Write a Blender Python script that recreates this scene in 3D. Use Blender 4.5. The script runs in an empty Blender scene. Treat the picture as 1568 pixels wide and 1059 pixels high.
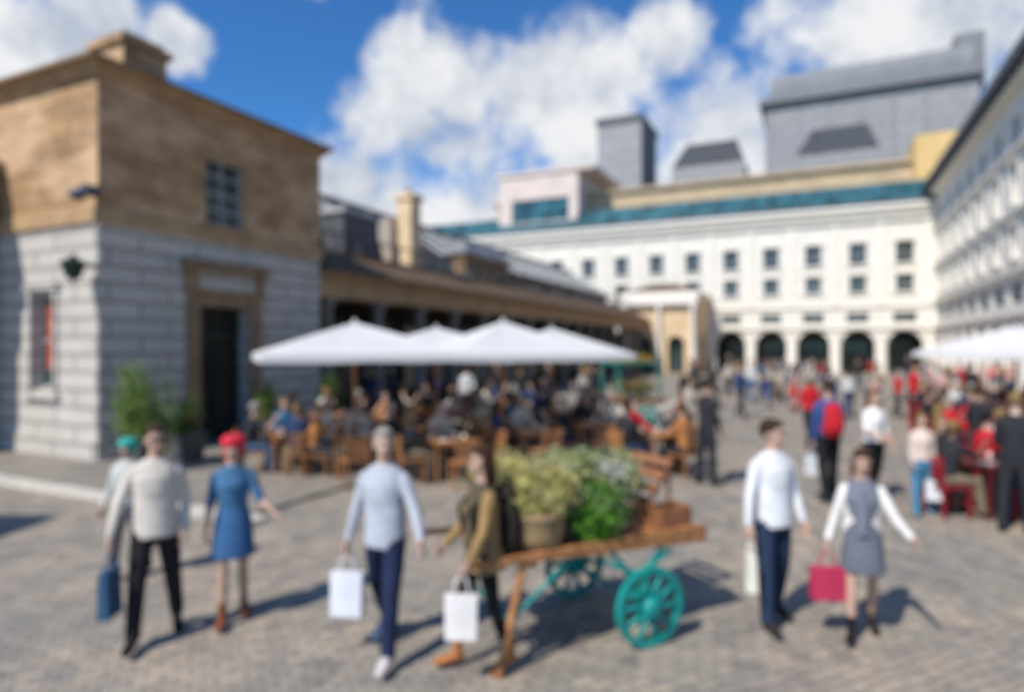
import bpy, math, random
import numpy as np
from mathutils import Vector, Matrix
from mathutils.bvhtree import BVHTree
random.seed(7); rng=random.Random(11)
FPX=980.0; HC=2.4; YH=529.5
scene=bpy.context.scene; col=scene.collection
DOF=True
def G(px,py):
    d=FPX*HC/(py-YH); return ((px-784)/FPX*d, d)
def XD(px,d): return (px-784)/FPX*d
# ---------------- materials ----------------
MC={}
def nodes(name):
    m=bpy.data.materials.new(name); m.use_nodes=True
    nt=m.node_tree; b=nt.nodes['Principled BSDF']; return m,nt,b
def N(nt,t,**k):
    n=nt.nodes.new(t)
    for a,v in k.items(): setattr(n,a,v)
    return n
def coord(nt,kind):
    t=N(nt,'ShaderNodeTexCoord'); return t.outputs[kind]
def noise(nt,vec,scale,detail=3,rough=.6):
    n=N(nt,'ShaderNodeTexNoise'); n.inputs['Scale'].default_value=scale; n.inputs['Detail'].default_value=detail
    n.inputs['Roughness'].default_value=rough; nt.links.new(vec,n.inputs['Vector']); return n.outputs['Fac']
def ramp(nt,fac,stops):
    r=N(nt,'ShaderNodeValToRGB'); cr=r.color_ramp
    while len(cr.elements)<len(stops): cr.elements.new(.5)
    for e,(p,c) in zip(cr.elements,stops): e.position=p; e.color=(*c,1)
    nt.links.new(fac,r.inputs[0]); return r.outputs[0]
def mixc(nt,a,b,fac,mode='MIX'):
    m=N(nt,'ShaderNodeMix',data_type='RGBA',blend_type=mode)
    for i,x in ((6,a),(7,b)):
        if isinstance(x,tuple): m.inputs[i].default_value=(*x,1)
        else: nt.links.new(x,m.inputs[i])
    if isinstance(fac,(int,float)): m.inputs[0].default_value=fac
    else: nt.links.new(fac,m.inputs[0])
    return m.outputs[2]
def bump(nt,b,h,s,d=.02):
    n=N(nt,'ShaderNodeBump'); n.inputs['Strength'].default_value=s; n.inputs['Distance'].default_value=d
    nt.links.new(h,n.inputs['Height']); nt.links.new(n.outputs[0],b.inputs['Normal'])
def mat(name,c,rough=.8,var=.2,ns=6,bmp=.0,metal=0,kind='Object',spec=.3):
    if name in MC: return MC[name]
    m,nt,b=nodes(name); v=coord(nt,kind); f=noise(nt,v,ns)
    c0=tuple(x*(1-var) for x in c); c1=tuple(min(1,x*(1+var)) for x in c)
    o=ramp(nt,f,[(.3,c0),(.7,c1)]); nt.links.new(o,b.inputs['Base Color'])
    b.inputs['Roughness'].default_value=rough; b.inputs['Metallic'].default_value=metal
    b.inputs['Specular IOR Level'].default_value=spec
    if bmp: bump(nt,b,noise(nt,v,ns*6),bmp)
    MC[name]=m; return m
def fab(c,rough=.9):
    k='fabric_%02x%02x%02x'%tuple(int(min(1,x)*255) for x in c)
    return mat(k,c,rough,.18,5,.0,spec=.15)
def N_mul(nt,x,k):
    m=N(nt,'ShaderNodeMath',operation='MULTIPLY'); nt.links.new(x,m.inputs[0]); m.inputs[1].default_value=k; return m.outputs[0]
def stone(name,c1,c2,mort,w,h,ms=.012,st=.5,bs=.4,patch=None,kind='UV',soil=.35):
    if name in MC: return MC[name]
    m,nt,b=nodes(name); v=coord(nt,kind)
    br=N(nt,'ShaderNodeTexBrick'); br.inputs['Scale'].default_value=1; br.inputs['Brick Width'].default_value=w
    br.inputs['Row Height'].default_value=h; br.inputs['Mortar Size'].default_value=ms; br.inputs['Mortar Smooth'].default_value=.3
    br.inputs['Color1'].default_value=(*c1,1); br.inputs['Color2'].default_value=(*c2,1); br.inputs['Mortar'].default_value=(*mort,1)
    nt.links.new(v,br.inputs['Vector']); o=br.outputs['Color']
    if patch:
        mp=N(nt,'ShaderNodeMapping'); mp.inputs['Scale'].default_value=(.5,1.3,1); nt.links.new(v,mp.inputs[0])
        f=ramp(nt,noise(nt,mp.outputs[0],.8,4,.65),[(.47,(0,0,0)),(.6,(1,1,1))]); o=mixc(nt,o,patch,N_mul(nt,f,.75))
    f2=ramp(nt,noise(nt,v,1.3,4,.7),[(.25,(1-soil,)*3),(.65,(1,1,1))]); o=mixc(nt,o,f2,1.0,'MULTIPLY')
    nt.links.new(o,b.inputs['Base Color']); b.inputs['Roughness'].default_value=.88; b.inputs['Specular IOR Level'].default_value=.2
    inv=N(nt,'ShaderNodeMath',operation='SUBTRACT'); inv.inputs[0].default_value=1; nt.links.new(br.outputs['Fac'],inv.inputs[1])
    ad=N(nt,'ShaderNodeMath',operation='MULTIPLY_ADD'); nt.links.new(noise(nt,v,14,2),ad.inputs[0]); ad.inputs[1].default_value=.4
    nt.links.new(inv.outputs[0],ad.inputs[2]); bump(nt,b,ad.outputs[0],bs,.03)
    MC[name]=m; return m
def glassm(name,c,rough=.12):
    if name in MC: return MC[name]
    m,nt,b=nodes(name); v=coord(nt,'Object'); f=noise(nt,v,.6,2)
    nt.links.new(ramp(nt,f,[(.35,tuple(x*.5 for x in c)),(.65,tuple(x*1.6 for x in c))]),b.inputs['Base Color'])
    b.inputs['Roughness'].default_value=rough; b.inputs['Specular IOR Level'].default_value=.7; MC[name]=m; return m
def leafm(name,c,tr=.3):
    if name in MC: return MC[name]
    m,nt,b=nodes(name); v=coord(nt,'Object'); f=noise(nt,v,9,2)
    o=ramp(nt,f,[(.3,tuple(x*.55 for x in c)),(.7,tuple(x*1.4 for x in c))]); nt.links.new(o,b.inputs['Base Color'])
    b.inputs['Roughness'].default_value=.6
    t=N(nt,'ShaderNodeBsdfTranslucent'); nt.links.new(o,t.inputs[0]); mx=N(nt,'ShaderNodeMixShader'); mx.inputs[0].default_value=tr
    nt.links.new(b.outputs[0],mx.inputs[1]); nt.links.new(t.outputs[0],mx.inputs[2])
    nt.links.new(mx.outputs[0],nt.nodes['Material Output'].inputs[0]); MC[name]=m; return m
OCHRE=stone('ochre_ashlar',(.50,.305,.155),(.37,.225,.12),(.20,.13,.075),.95,.36,.012,patch=(.70,.46,.27))
GREYST=stone('grey_rusticated',(.58,.53,.47),(.52,.48,.425),(.22,.195,.17),1.4,.37,.026,bs=.8,soil=.15)
TRIMST=mat('ochre_trim',(.42,.27,.145),.85,.2,2,.2)
TRIMG=mat('brown_stone',(.28,.18,.10),.85,.25,2,.2)
SLATE=stone('slate',(.19,.125,.08),(.145,.10,.065),(.06,.05,.04),.4,.25,.01,bs=.5)
WHITE=stone('white_render',(.82,.77,.68),(.78,.73,.65),(.60,.56,.48),1.2,.45,.008,bs=.2,soil=.10)
WHITE2=mat('white_trim',(.82,.77,.68),.8,.08,2,.1)
CREAM=mat('cream_stone',(.70,.52,.32),.85,.15,1,.1)
TAN=mat('tan_wall',(.52,.40,.25),.85,.15,.6,.1)
PINKW=mat('pink_white_wall',(.66,.55,.49),.85,.1,.5,.1)
GREYM=stone('grey_cladding',(.36,.355,.36),(.33,.325,.33),(.22,.22,.22),3.2,1.6,.05,bs=.3,soil=.2)
GREYR=stone('grey_zinc_roof',(.27,.275,.285),(.24,.245,.255),(.15,.155,.165),1.2,40,.06,bs=.5,soil=.25)
DGREY=mat('dark_grey_metal',(.09,.095,.11),.5,.2,2)
LOUV=stone('louvre_metal',(.13,.14,.16),(.12,.13,.14),(.03,.03,.035),30,.45,.12,bs=1)
GLASS=glassm('window_glass',(.04,.055,.055)); TEAL=glassm('teal_glazing',(.03,.11,.13),.15)
ROOFGL=glassm('roof_glazing',(.17,.17,.16),.4)
BLACK=mat('black_paint',(.02,.02,.022),.4,.2,5); DKGREEN=mat('dark_green_paint',(.015,.035,.025),.4,.2,5)
IRON=mat('painted_iron',(.5,.5,.49),.5,.1,5)
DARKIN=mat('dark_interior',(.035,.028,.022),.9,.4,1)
WOOD=mat('weathered_wood',(.38,.17,.065),.65,.35,9,.25); WOOD2=mat('teak_wood',(.38,.17,.065),.6,.3,9,.2); WOOD3=mat('dark_wood',(.26,.11,.05),.7,.35,9,.2)
TEALP=mat('teal_paint',(.01,.27,.24),.4,.2,7)
WICK=stone('wicker',(.62,.45,.24),(.50,.36,.18),(.18,.11,.06),.05,.02,.004,bs=1,kind='UV')
CANVAS=leafm('white_canvas',(.62,.62,.61),.25)
for n in CANVAS.node_tree.nodes:
    if n.type=='VALTORGB':
        n.color_ramp.elements[0].color=(.78,.77,.75,1); n.color_ramp.elements[1].color=(.86,.85,.83,1)
LEAFA=leafm('leaf_green',(.09,.19,.03)); LEAFB=leafm('leaf_light',(.28,.36,.07)); LEAFC=leafm('leaf_dark',(.025,.06,.015)); LEAFD=leafm('leaf_sage',(.34,.40,.22)); LEAFY=leafm('grass_yellow',(.62,.58,.20)); LEAFS=leafm('seed_head',(.52,.38,.26))
FLR=leafm('flower_red',(.6,.10,.04)); FLY=leafm('flower_yellow',(.6,.4,.04)); FLW=leafm('flower_white',(.6,.6,.55))
TERRA=mat('terracotta',(.35,.15,.08),.8,.2,4,.1); LEADP=mat('lead_planter',(.1,.1,.1),.7,.2,4,.1)
# ---------------- mesh builder ----------------
class Fr:
    def __init__(s,ox,oy,ex): 
        l=math.hypot(*ex); s.o=(ox,oy); s.ex=(ex[0]/l,ex[1]/l); s.ey=(-s.ex[1],s.ex[0])
    def p(s,x,y,z): return (s.o[0]+x*s.ex[0]+y*s.ey[0], s.o[1]+x*s.ex[1]+y*s.ey[1], z)
W0=Fr(0,0,(1,0))
def loft(pts,rad,n=12,side=None,caps=True):
    pts=[Vector(p) for p in pts]; rad=list(rad)
    if caps:
        d0=(pts[0]-pts[1]).normalized(); d1=(pts[-1]-pts[-2]).normalized()
        r0=min(rad[0]); r1=min(rad[-1])
        pre=[(pts[0]+d0*r0*.92,tuple(x*.4 for x in rad[0])),(pts[0]+d0*r0*.6,tuple(x*.8 for x in rad[0]))]
        post=[(pts[-1]+d1*r1*.6,tuple(x*.8 for x in rad[-1])),(pts[-1]+d1*r1*.92,tuple(x*.4 for x in rad[-1]))]
        pts=[a for a,_ in pre]+pts+[a for a,_ in post]; rad=[b for _,b in pre]+rad+[b for _,b in post]
    vs=[];fs=[]; sd=Vector(side) if side else None
    for k,p in enumerate(pts):
        t=(pts[min(k+1,len(pts)-1)]-pts[max(k-1,0)]).normalized()
        if sd is None:
            sd=Vector((1,0,0)) if abs(t.x)<.8 else Vector((0,1,0))
        a=(sd-t*sd.dot(t)).normalized(); b=t.cross(a); sd=a
        for i in range(n):
            th=2*math.pi*i/n; vs.append(tuple(p+a*rad[k][0]*math.cos(th)+b*rad[k][1]*math.sin(th)))
    for k in range(len(pts)-1):
        for i in range(n):
            j=(i+1)%n; fs.append((k*n+i,k*n+j,(k+1)*n+j,(k+1)*n+i))
    fs.append(tuple(range(n))[::-1]); fs.append(tuple((len(pts)-1)*n+i for i in range(n)))
    return vs,fs
class MB:
    def __init__(s): s.v=[];s.f=[];s.m=[];s.sm=[]
    def add(s,vs,fs,m=0,sm=False):
        o=len(s.v); s.v+=[tuple(v) for v in vs]
        for f in fs: s.f.append([i+o for i in f]); s.m.append(m); s.sm.append(sm)
    def quad(s,a,b,c,d,m=0): s.add([a,b,c,d],[(0,1,2,3)],m)
    def box(s,F,x0,x1,y0,y1,z0,z1,m=0):
        P=[F.p(x,y,z) for z in (z0,z1) for (x,y) in ((x0,y0),(x1,y0),(x1,y1),(x0,y1))]
        s.add(P,[(0,3,2,1),(4,5,6,7),(0,1,5,4),(1,2,6,5),(2,3,7,6),(3,0,4,7)],m)
    def frus(s,F,a,b,z0,z1,m=0):
        P=[F.p(x,y,z0) for (x,y) in ((a[0],a[2]),(a[1],a[2]),(a[1],a[3]),(a[0],a[3]))]+[F.p(x,y,z1) for (x,y) in ((b[0],b[2]),(b[1],b[2]),(b[1],b[3]),(b[0],b[3]))]
        s.add(P,[(0,3,2,1),(4,5,6,7),(0,1,5,4),(1,2,6,5),(2,3,7,6),(3,0,4,7)],m)
    def cyl(s,F,x,y,prof,n=14,m=0):
        vs=[];fs=[]
        for z,r in prof:
            for i in range(n):
                a=2*math.pi*i/n; vs.append(F.p(x+r*math.cos(a),y+r*math.sin(a),z))
        for k in range(len(prof)-1):
            for i in range(n):
                j=(i+1)%n; fs.append((k*n+i,k*n+j,(k+1)*n+j,(k+1)*n+i))
        fs.append(tuple(range(n))[::-1]); fs.append(tuple((len(prof)-1)*n+i for i in range(n)))
        s.add(vs,fs,m,n>8)
    def tube(s,pts,rad,n=8,m=0,sm=True):
        v,f=loft(pts,[(r,r) for r in (rad if isinstance(rad,list) else [rad]*len(pts))],n,caps=False); s.add(v,f,m,sm)
    def build(s,name,mats,parent=None,bevel=0):
        me=bpy.data.meshes.new(name); me.from_pydata(s.v,[],s.f)
        for m in mats: me.materials.append(m)
        me.polygons.foreach_set('material_index',s.m); me.polygons.foreach_set('use_smooth',s.sm)
        uv=me.uv_layers.new(name='UVMap').data
        for p in me.polygons:
            n=p.normal
            if abs(n.z)>.9: ax=Vector((1,0,0)); ay=Vector((0,1,0))
            else:
                ax=Vector((-n.y,n.x,0)).normalized(); ay=n.cross(ax)
                if ay.z<0: ay=-ay
            for li in p.loop_indices:
                c=me.vertices[me.loops[li].vertex_index].co; uv[li].uv=(c.dot(ax),c.dot(ay))
        o=bpy.data.objects.new(name,me); col.objects.link(o)
        if parent: o.parent=parent
        if bevel:
            b=o.modifiers.new('bevel','BEVEL'); b.width=bevel; b.segments=2; b.limit_method='ANGLE'
        return o
def empty(name):
    e=bpy.data.objects.new(name,None); col.objects.link(e); return e
def wall(F,mb,gb,tb,x0,x1,z0,z1,ops,y=0,dep=.25,m=0,bars=(2,3),glass=True,rm=None):
    rm=m if rm is None else rm
    xs=sorted(set([x0,x1]+[o[0] for o in ops]+[o[1] for o in ops])); zs=sorted(set([z0,z1]+[o[2] for o in ops]+[o[3] for o in ops]))
    for a,b in zip(xs,xs[1:]):
        for c,d in zip(zs,zs[1:]):
            mx,mz=(a+b)/2,(c+d)/2
            if any(o[0]<mx<o[1] and o[2]<mz<o[3] for o in ops): continue
            mb.quad(F.p(a,y,c),F.p(b,y,c),F.p(b,y,d),F.p(a,y,d),m)
    for o in ops:
        a,b,c,d=o[:4]; arch=len(o)>4 and o[4]=='arch'
        mb.quad(F.p(a,y,c),F.p(a,y,d),F.p(a,y+dep,d),F.p(a,y+dep,c),rm); mb.quad(F.p(b,y,c),F.p(b,y+dep,c),F.p(b,y+dep,d),F.p(b,y,d),rm)
        mb.quad(F.p(a,y,c),F.p(a,y+dep,c),F.p(b,y+dep,c),F.p(b,y,c),rm); mb.quad(F.p(a,y,d),F.p(b,y,d),F.p(b,y+dep,d),F.p(a,y+dep,d),rm)
        if arch:
            r=(b-a)/2; cx=(a+b)/2; n=12
            pr=[(cx-r*math.cos(math.pi*i/n),d-.02-r+r*math.sin(math.pi*i/n)) for i in range(n+1)]
            for (p,q),(u,w) in zip(pr,pr[1:]):
                mb.quad(F.p(p,y,q),F.p(u,y,w),F.p(u,y,d),F.p(p,y,d),m); mb.quad(F.p(p,y,q),F.p(p,y+dep,q),F.p(u,y+dep,w),F.p(u,y,w),rm)
        if glass and gb is not None:
            gb.quad(F.p(a,y+dep-.02,c),F.p(b,y+dep-.02,c),F.p(b,y+dep-.02,d),F.p(a,y+dep-.02,d))
            if tb is not None:
                t=.05; e=y+dep
                tb.box(F,a,a+t,e-.08,e-.03,c,d); tb.box(F,b-t,b,e-.08,e-.03,c,d); tb.box(F,a+t,b-t,e-.08,e-.03,d-t,d); tb.box(F,a+t,b-t,e-.08,e-.03,c,c+t)
                for i in range(1,bars[0]): 
                    xx=a+(b-a)*i/bars[0]; tb.box(F,xx-.018,xx+.018,e-.075,e-.035,c+t,d-t)
                for i in range(1,bars[1]):
                    zz=c+(d-c)*i/bars[1]; tb.box(F,a+t,b-t,e-.07,e-.04,zz-.018,zz+.018)
d1=Vector((.429,.903)).normalized(); d2=Vector((-d1.y,d1.x)); A=Vector((-8.46,13.07))
F1=Fr(A.x,A.y,d1)
LW=9.0; FL=Fr(*(A+d2*LW),-d2)
# ---------------- market pavilion (left) ----------------
E=empty('market_pavilion_building')
w=MB(); g=MB(); t=MB(); r=MB(); s2=MB()
Z1=4.93; Z2=7.98; LX=6.48
wall(F1,w,g,t,0,LX,Z1+.22,Z2,[(2.56,3.73,5.35,7.0)],m=0,bars=(2,4))
wall(F1,w,None,None,0,LX,0,Z1,[(2.38,3.83,.02,3.37)],m=1,glass=False,dep=.4)
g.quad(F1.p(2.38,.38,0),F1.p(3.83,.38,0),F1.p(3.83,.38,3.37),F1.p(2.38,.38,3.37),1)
for x in (2.42,3.06,3.71): t.box(F1,x,x+.08,.30,.37,0,3.35,1)
t.box(F1,2.5,3.7,.31,.36,2.6,2.7,1); t.box(F1,2.5,3.7,.31,.36,.0,.5,1)
wall(FL,w,g,t,0,LW,Z1+.22,Z2,[(3.2,4.3,5.35,7.0)],m=0)
wall(FL,w,g,t,0,LW,0,Z1,[(LW-2.28,LW-1.5,1.48,3.53)],m=1,bars=(1,2))
g.quad(FL.p(LW-2.15,.22,1.9),FL.p(LW-1.62,.22,1.9),FL.p(LW-1.62,.22,3.4),FL.p(LW-2.15,.22,3.4),2)
w.quad(F1.p(LX,0,0),F1.p(LX,LW,0),F1.p(LX,LW,Z2),F1.p(LX,0,Z2),0); w.quad(F1.p(0,LW,0),F1.p(LX,LW,0),F1.p(LX,LW,Z2),F1.p(0,LW,Z2),0)
w.build('walls',[OCHRE,GREYST],E)
s2.box(F1,-.07,LX+.06,-.07,LW,Z1,Z1+.22,0); s2.box(F1,-.035,LX+.03,-.035,LW,Z1+.221,Z1+.36,0)
s2.box(F1,2.03,2.36,-.10,.1,0,3.66,1); s2.box(F1,3.85,4.2,-.10,.1,0,3.66,1); s2.box(F1,2.362,3.848,-.08,.1,3.39,3.66,1)
s2.box(F1,1.98,4.25,-.13,.05,3.665,3.75,1); s2.box(F1,2.1,4.13,-.06,.05,3.755,4.18,2)
for xx in (1.98,4.0): s2.box(F1,xx,xx+.24,-.16,.05,3.755,4.2,1)
s2.box(F1,1.86,4.38,-.28,.05,4.21,4.33,1); s2.box(F1,1.94,4.3,-.2,.05,4.335,4.45,1)
s2.box(F1,2.40,3.89,-.09,.05,5.22,5.33,0)
s2.box(FL,LW-2.42,LW-2.3,-.06,.05,1.4,3.6,2); s2.box(FL,LW-1.48,LW-1.36,-.06,.05,1.4,3.6,2); s2.box(FL,LW-2.5,LW-1.28,-.1,.05,1.25,1.395,2); s2.box(FL,LW-2.5,LW-1.28,-.1,.05,3.605,3.75,2)
s2.box(F1,-.05,1.95,-.06,.02,0,.45,2); s2.box(F1,4.25,LX,-.06,.02,0,.45,2); s2.box(FL,0,LW-.052,-.06,.02,0,.45,2)
s2.box(F1,-.10,LX+.1,-.10,LW+.1,Z2,Z2+.12,0); s2.box(F1,-.2,LX+.2,-.2,LW+.2,Z2+.121,Z2+.20,0); s2.box(F1,-.32,LX+.3,-.32,LW+.3,Z2+.201,Z2+.27,1)
s2.build('trim_and_cornice',[TRIMST,TRIMG,GREYST],E,.012)
g.build('glazing',[GLASS,DARKIN,FLR],E); t.build('window_frames',[IRON,DKGREEN],E)
r.frus(F1,(-.32,LX+.3,-.32,LW+.3),(2.4,4.1,3,LW-3),Z2+.275,Z2+1.05,0)
r.box(F1,1.25,2.35,1.1,2.2,Z2+.4,Z2+1.4,1); r.box(F1,1.15,2.45,1.0,2.3,Z2+1.401,Z2+1.55,1); r.box(F1,1.3,2.32,1.15,2.17,Z2+1.551,Z2+1.7,1)
r.build('roof_and_chimney',[SLATE,OCHRE,TERRA],E)
E=empty('portico_wing'); w=MB()
for yy in (-2.2,-.45):
    for xx in (LW-3.9,LW-7.6): w.box(FL,xx-.28,xx+.28,yy-.28,yy+.28,0,5.2,0)
w.box(FL,LW-8.2,LW-3.5,-2.6,-.065,5.21,6.3,0); w.box(FL,LW-8.4,LW-3.35,-2.8,-.065,6.305,6.6,1)
w.box(FL,LW-4.2,LW-3.62,-1.9,-.75,0,5.19,2)
w.build('columns_and_entablature',[OCHRE,TRIMST,GREYST],E,.01)
m=MB(); L0=FL
m.box(L0,LW-.02,LW+.06,-.36,-.02,3.98,4.03); m.cyl(L0,LW-.1,-.42,[(3.72,.04),(3.75,.13),(4.02,.22),(4.06,.24),(4.14,.1),(4.22,.03)],8); m.cyl(L0,LW-.1,-.42,[(3.66,.03),(3.72,.045)],8)
m.build('wall_lantern',[DKGREEN])
m=MB(); m.box(L0,LW-.1,LW+.16,-.32,-.06,5.42,5.62,0); m.cyl(L0,LW+.03,-.42,[(5.3,.1),(5.36,.15),(5.46,.15),(5.5,.08)],12,0); m.box(L0,LW,LW+.06,-.06,0.0,5.4,5.5,0); m.build('security_camera',[DGREY])
# ---------------- colonnade wing ----------------
E=empty('market_hall_colonnade'); w=MB(); c=MB(); r=MB(); g=MB(); t=MB()
X0,X1=LX+.05,46.8
k=0
x=X0+.6
while x<X1:
    c.box(F1,x-.26,x+.26,.05,.57,0,.25,0); c.cyl(F1,x,.31,[(.25,.23),(.4,.21),(3.55,.175),(3.6,.2),(3.72,.23)],14,0); c.box(F1,x-.25,x+.25,.06,.56,3.72,3.86,0); x+=2.55
c.build('columns',[mat('granite_columns',(.22,.19,.165),.7,.25,3,.1)],E)
w.box(F1,X0,X1,.04,.6,3.865,4.42,0); w.box(F1,X0,X1,-.08,.6,4.425,4.55,0); w.box(F1,X0,X1,-.25,.6,4.555,4.68,1)
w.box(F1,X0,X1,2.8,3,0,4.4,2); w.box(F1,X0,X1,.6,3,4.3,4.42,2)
x=X0+.5
while x<X1-2: 
    g.quad(F1.p(x,2.78,.6),F1.p(x+1.9,2.78,.6),F1.p(x+1.9,2.78,3.2),F1.p(x,2.78,3.2)); t.box(F1,x-.08,x,2.7,2.79,0,3.3); t.box(F1,x,x+1.9,2.7,2.79,3.2,3.35); t.box(F1,x+.93,x+.98,2.72,2.79,.6,3.2); x+=2.55
w.build('entablature',[TRIMST,TRIMG,DARKIN],E,.01); g.build('shopfront_glass',[GLASS],E); t.build('shopfront_frames',[DKGREEN],E)
P=F1.p
r.quad(P(X0,-.3,4.69),P(X1,-.3,4.69),P(X1,1.4,5.5),P(X0,1.4,5.5),0); r.box(F1,X0,X1,1.4,1.6,4.5,5.62,1)
r.box(F1,X0,X1,3.6,10.4,4.6,6.7,3)
r.quad(P(X0,3.2,6.72),P(X1,3.2,6.72),P(X1,7,9.0),P(X0,7,9.0),2); r.quad(P(X0,10.8,6.72),P(X1,10.8,6.72),P(X1,7,9.0),P(X0,7,9.0),2)
r.add([P(X1,3.2,6.72),P(X1,10.8,6.72),P(X1,7,9.0)],[(0,1,2)],2); r.add([P(X0,3.2,6.72),P(X0,10.8,6.72),P(X0,7,9.0)],[(0,2,1)],3)
x=X0
while x<X1:
    r.add([P(x,3.2,6.74),P(x+.12,3.2,6.74),P(x+.12,7,9.03),P(x,7,9.03),P(x,3.2,6.86),P(x+.12,3.2,6.86),P(x+.12,7,9.13),P(x,7,9.13)],[(4,5,6,7),(0,1,5,4),(3,0,4,7),(1,2,6,5)],5 if k%2 else 4)
    if k%3==0: r.box(F1,x,x+.12,3.5,3.6,5.5,6.7,4)
    x+=.9; k+=1
r.box(F1,X0,X1,3.1,3.3,6.6,6.8,5); r.box(F1,X0,X1,6.9,7.1,9.0,9.25,5)
x=X0+12
while x<X1-2:
    r.box(F1,x,x+1.6,1.65,2.6,5.3,5.9,5); x+=4
for x in np.arange(X0,X1,1.2): r.box(F1,x,x+.06,1.48,1.54,5.62,6.2,5)
r.box(F1,X0,X1,1.47,1.55,6.2,6.26,5)
r.build('roof',[SLATE,TRIMG,ROOFGL,TRIMG,IRON,DGREY],E)
m=MB(); m.box(F1,13.75,14.45,1.75,2.45,5,8.45,0); m.box(F1,13.65,14.55,1.65,2.55,8.45,8.65,0); m.cyl(F1,14.1,2.1,[(8.65,.15),(8.95,.12)],12,1)
m.add([P(13.4,2.5,5),P(18.5,2.5,5),P(18.5,2.5,6.3),P(13.4,2.5,7.7),P(13.4,3.1,5),P(18.5,3.1,5),P(18.5,3.1,6.3),P(13.4,3.1,7.7)],[(0,1,2,3),(4,7,6,5),(3,2,6,7),(0,3,7,4),(1,5,6,2)],2)
m.build('chimney_stack',[CREAM,TERRA,mat('pale_gable_render',(.42,.36,.29),.85,.15,1,.1)],E)
m=MB(); m.box(F1,9.9,11.9,2.0,3.4,5,7.2,0); m.box(F1,9.8,12,1.9,3.5,7.2,7.35,1); m.build('roof_dormer',[DGREY,IRON],E)
m=MB(); m.box(F1,19,24,2.2,3.1,5,6.9,0); m.frus(F1,(18.8,24.2,2,3.4),(19.5,23.5,2.6,3),6.9,7.7,1); m.build('roof_lantern',[TRIMG,ROOFGL],E)
E=empty('market_end_pavilion'); w=MB(); g=MB(); t=MB()
FE=Fr(*(Vector(F1.p(46.9,2,0)[:2])),-d2)
wall(FE,w,g,t,0,6.2,0,6.6,[(1.0,2.4,.05,3.3,'arch'),(3.8,5.2,.05,3.3,'arch')],m=0,dep=.4)
F1b=Fr(*(Vector(F1.p(46.9,-4.2,0)[:2])),d1); wall(F1b,w,g,t,0,7,0,6.6,[(1,2.4,.05,3.3),(4,5.4,.05,3.3)],m=0,dep=.4)
w.box(FE,-.3,6.5,-.35,6.8,6.6,7.0,1); w.frus(FE,(-.2,6.4,-.2,6.6),(2,4,2,4),7.0,7.9,2)
for x in (.25,3.1,5.95): w.cyl(FE,x,-.25,[(0,.26),(.3,.24),(5.6,.2),(5.9,.3)],12,1)
w.box(FE,-.1,6.3,-.55,-.01,5.91,6.59,1)
w.build('walls',[CREAM,WHITE2,SLATE],E); g.build('glazing',[GLASS],E); t.build('frames',[BLACK],E)
# ---------------- far white arcade building ----------------
C=Vector((34.5,52.0)); LF=62.0; F2=Fr(*(C+d2*LF),-d2); HW=14.2
E=empty('white_arcade_building'); w=MB(); g=MB(); t=MB(); q=MB()
ops=[]; ss=[2.2+3.43*i for i in range(17)]
for s_ in ss:
    x=LF-s_
    ops+= [(x-.66,x+.66,9.3,11.15),(x-.64,x+.64,6.9,8.4),(x-.85,x+.85,4.35,5.2),(x-1.3,x+1.3,.02,3.75,'arch')]
wall(F2,w,g,t,0,LF,4.0,HW,[o for o in ops if len(o)<5],m=0,dep=.35)
wall(F2,w,None,None,0,LF,0,4.0,[o for o in ops if len(o)==5],m=0,dep=.8,glass=False)
for s_ in ss:
    x=LF-s_
    for (a,b,z0,z1) in ((x-.66,x+.66,9.3,11.15),(x-.64,x+.64,6.9,8.4)):
        q.box(F2,a-.2,a-.01,-.08,.02,z0,z1+.01); q.box(F2,b+.01,b+.2,-.08,.02,z0,z1+.01); q.box(F2,a-.28,b+.28,-.16,.02,z0-.16,z0-.005); q.box(F2,a-.28,b+.28,-.14,.02,z1+.012,z1+.2)
    q.box(F2,x-.95,x+.95,-.1,.02,4.1,4.3); 
    xp=x+1.715
    q.box(F2,xp-.3,xp+.3,-.22,.02,0,3.2); q.box(F2,xp-.36,xp+.36,-.28,.02,3.2,3.4)
    q.box(F2,xp-.16,xp+.16,-.14,.02,6.0,12.88)
q.box(F2,0,LF,-.25,.02,3.85,4.05); q.box(F2,0,LF,-.18,.02,5.7,5.95)
q.box(F2,0,LF,-.3,.02,12.9,13.1); q.box(F2,0,LF,-.55,.02,HW-.3,HW); q.box(F2,0,LF,-.4,.02,HW-.6,HW-.302)
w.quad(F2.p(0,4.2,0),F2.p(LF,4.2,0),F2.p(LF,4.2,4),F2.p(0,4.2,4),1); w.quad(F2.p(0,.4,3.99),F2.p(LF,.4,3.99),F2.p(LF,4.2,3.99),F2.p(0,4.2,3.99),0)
for s_ in ss:
    x=LF-s_; g.quad(F2.p(x-1.1,4.15,.4),F2.p(x+1.1,4.15,.4),F2.p(x+1.1,4.15,2.9),F2.p(x-1.1,4.15,2.9)); t.box(F2,x-1.2,x+1.2,4.05,4.14,2.9,3.1,1)
w.build('facade',[WHITE,DARKIN],E); q.build('mouldings_and_piers',[WHITE2],E); g.build('window_glass',[GLASS],E); t.build('window_frames',[IRON,DKGREEN],E)
r=MB(); r.box(F2,0,LF,1.2,14,HW-.4,HW+.05,2)
r.quad(F2.p(8,.3,HW+.4),F2.p(LF,.3,HW+.4),F2.p(LF,1.5,HW+2.1),F2.p(8,1.5,HW+2.1),0); r.box(F2,8,LF,.2,.3,HW,HW+.45,1)
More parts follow.
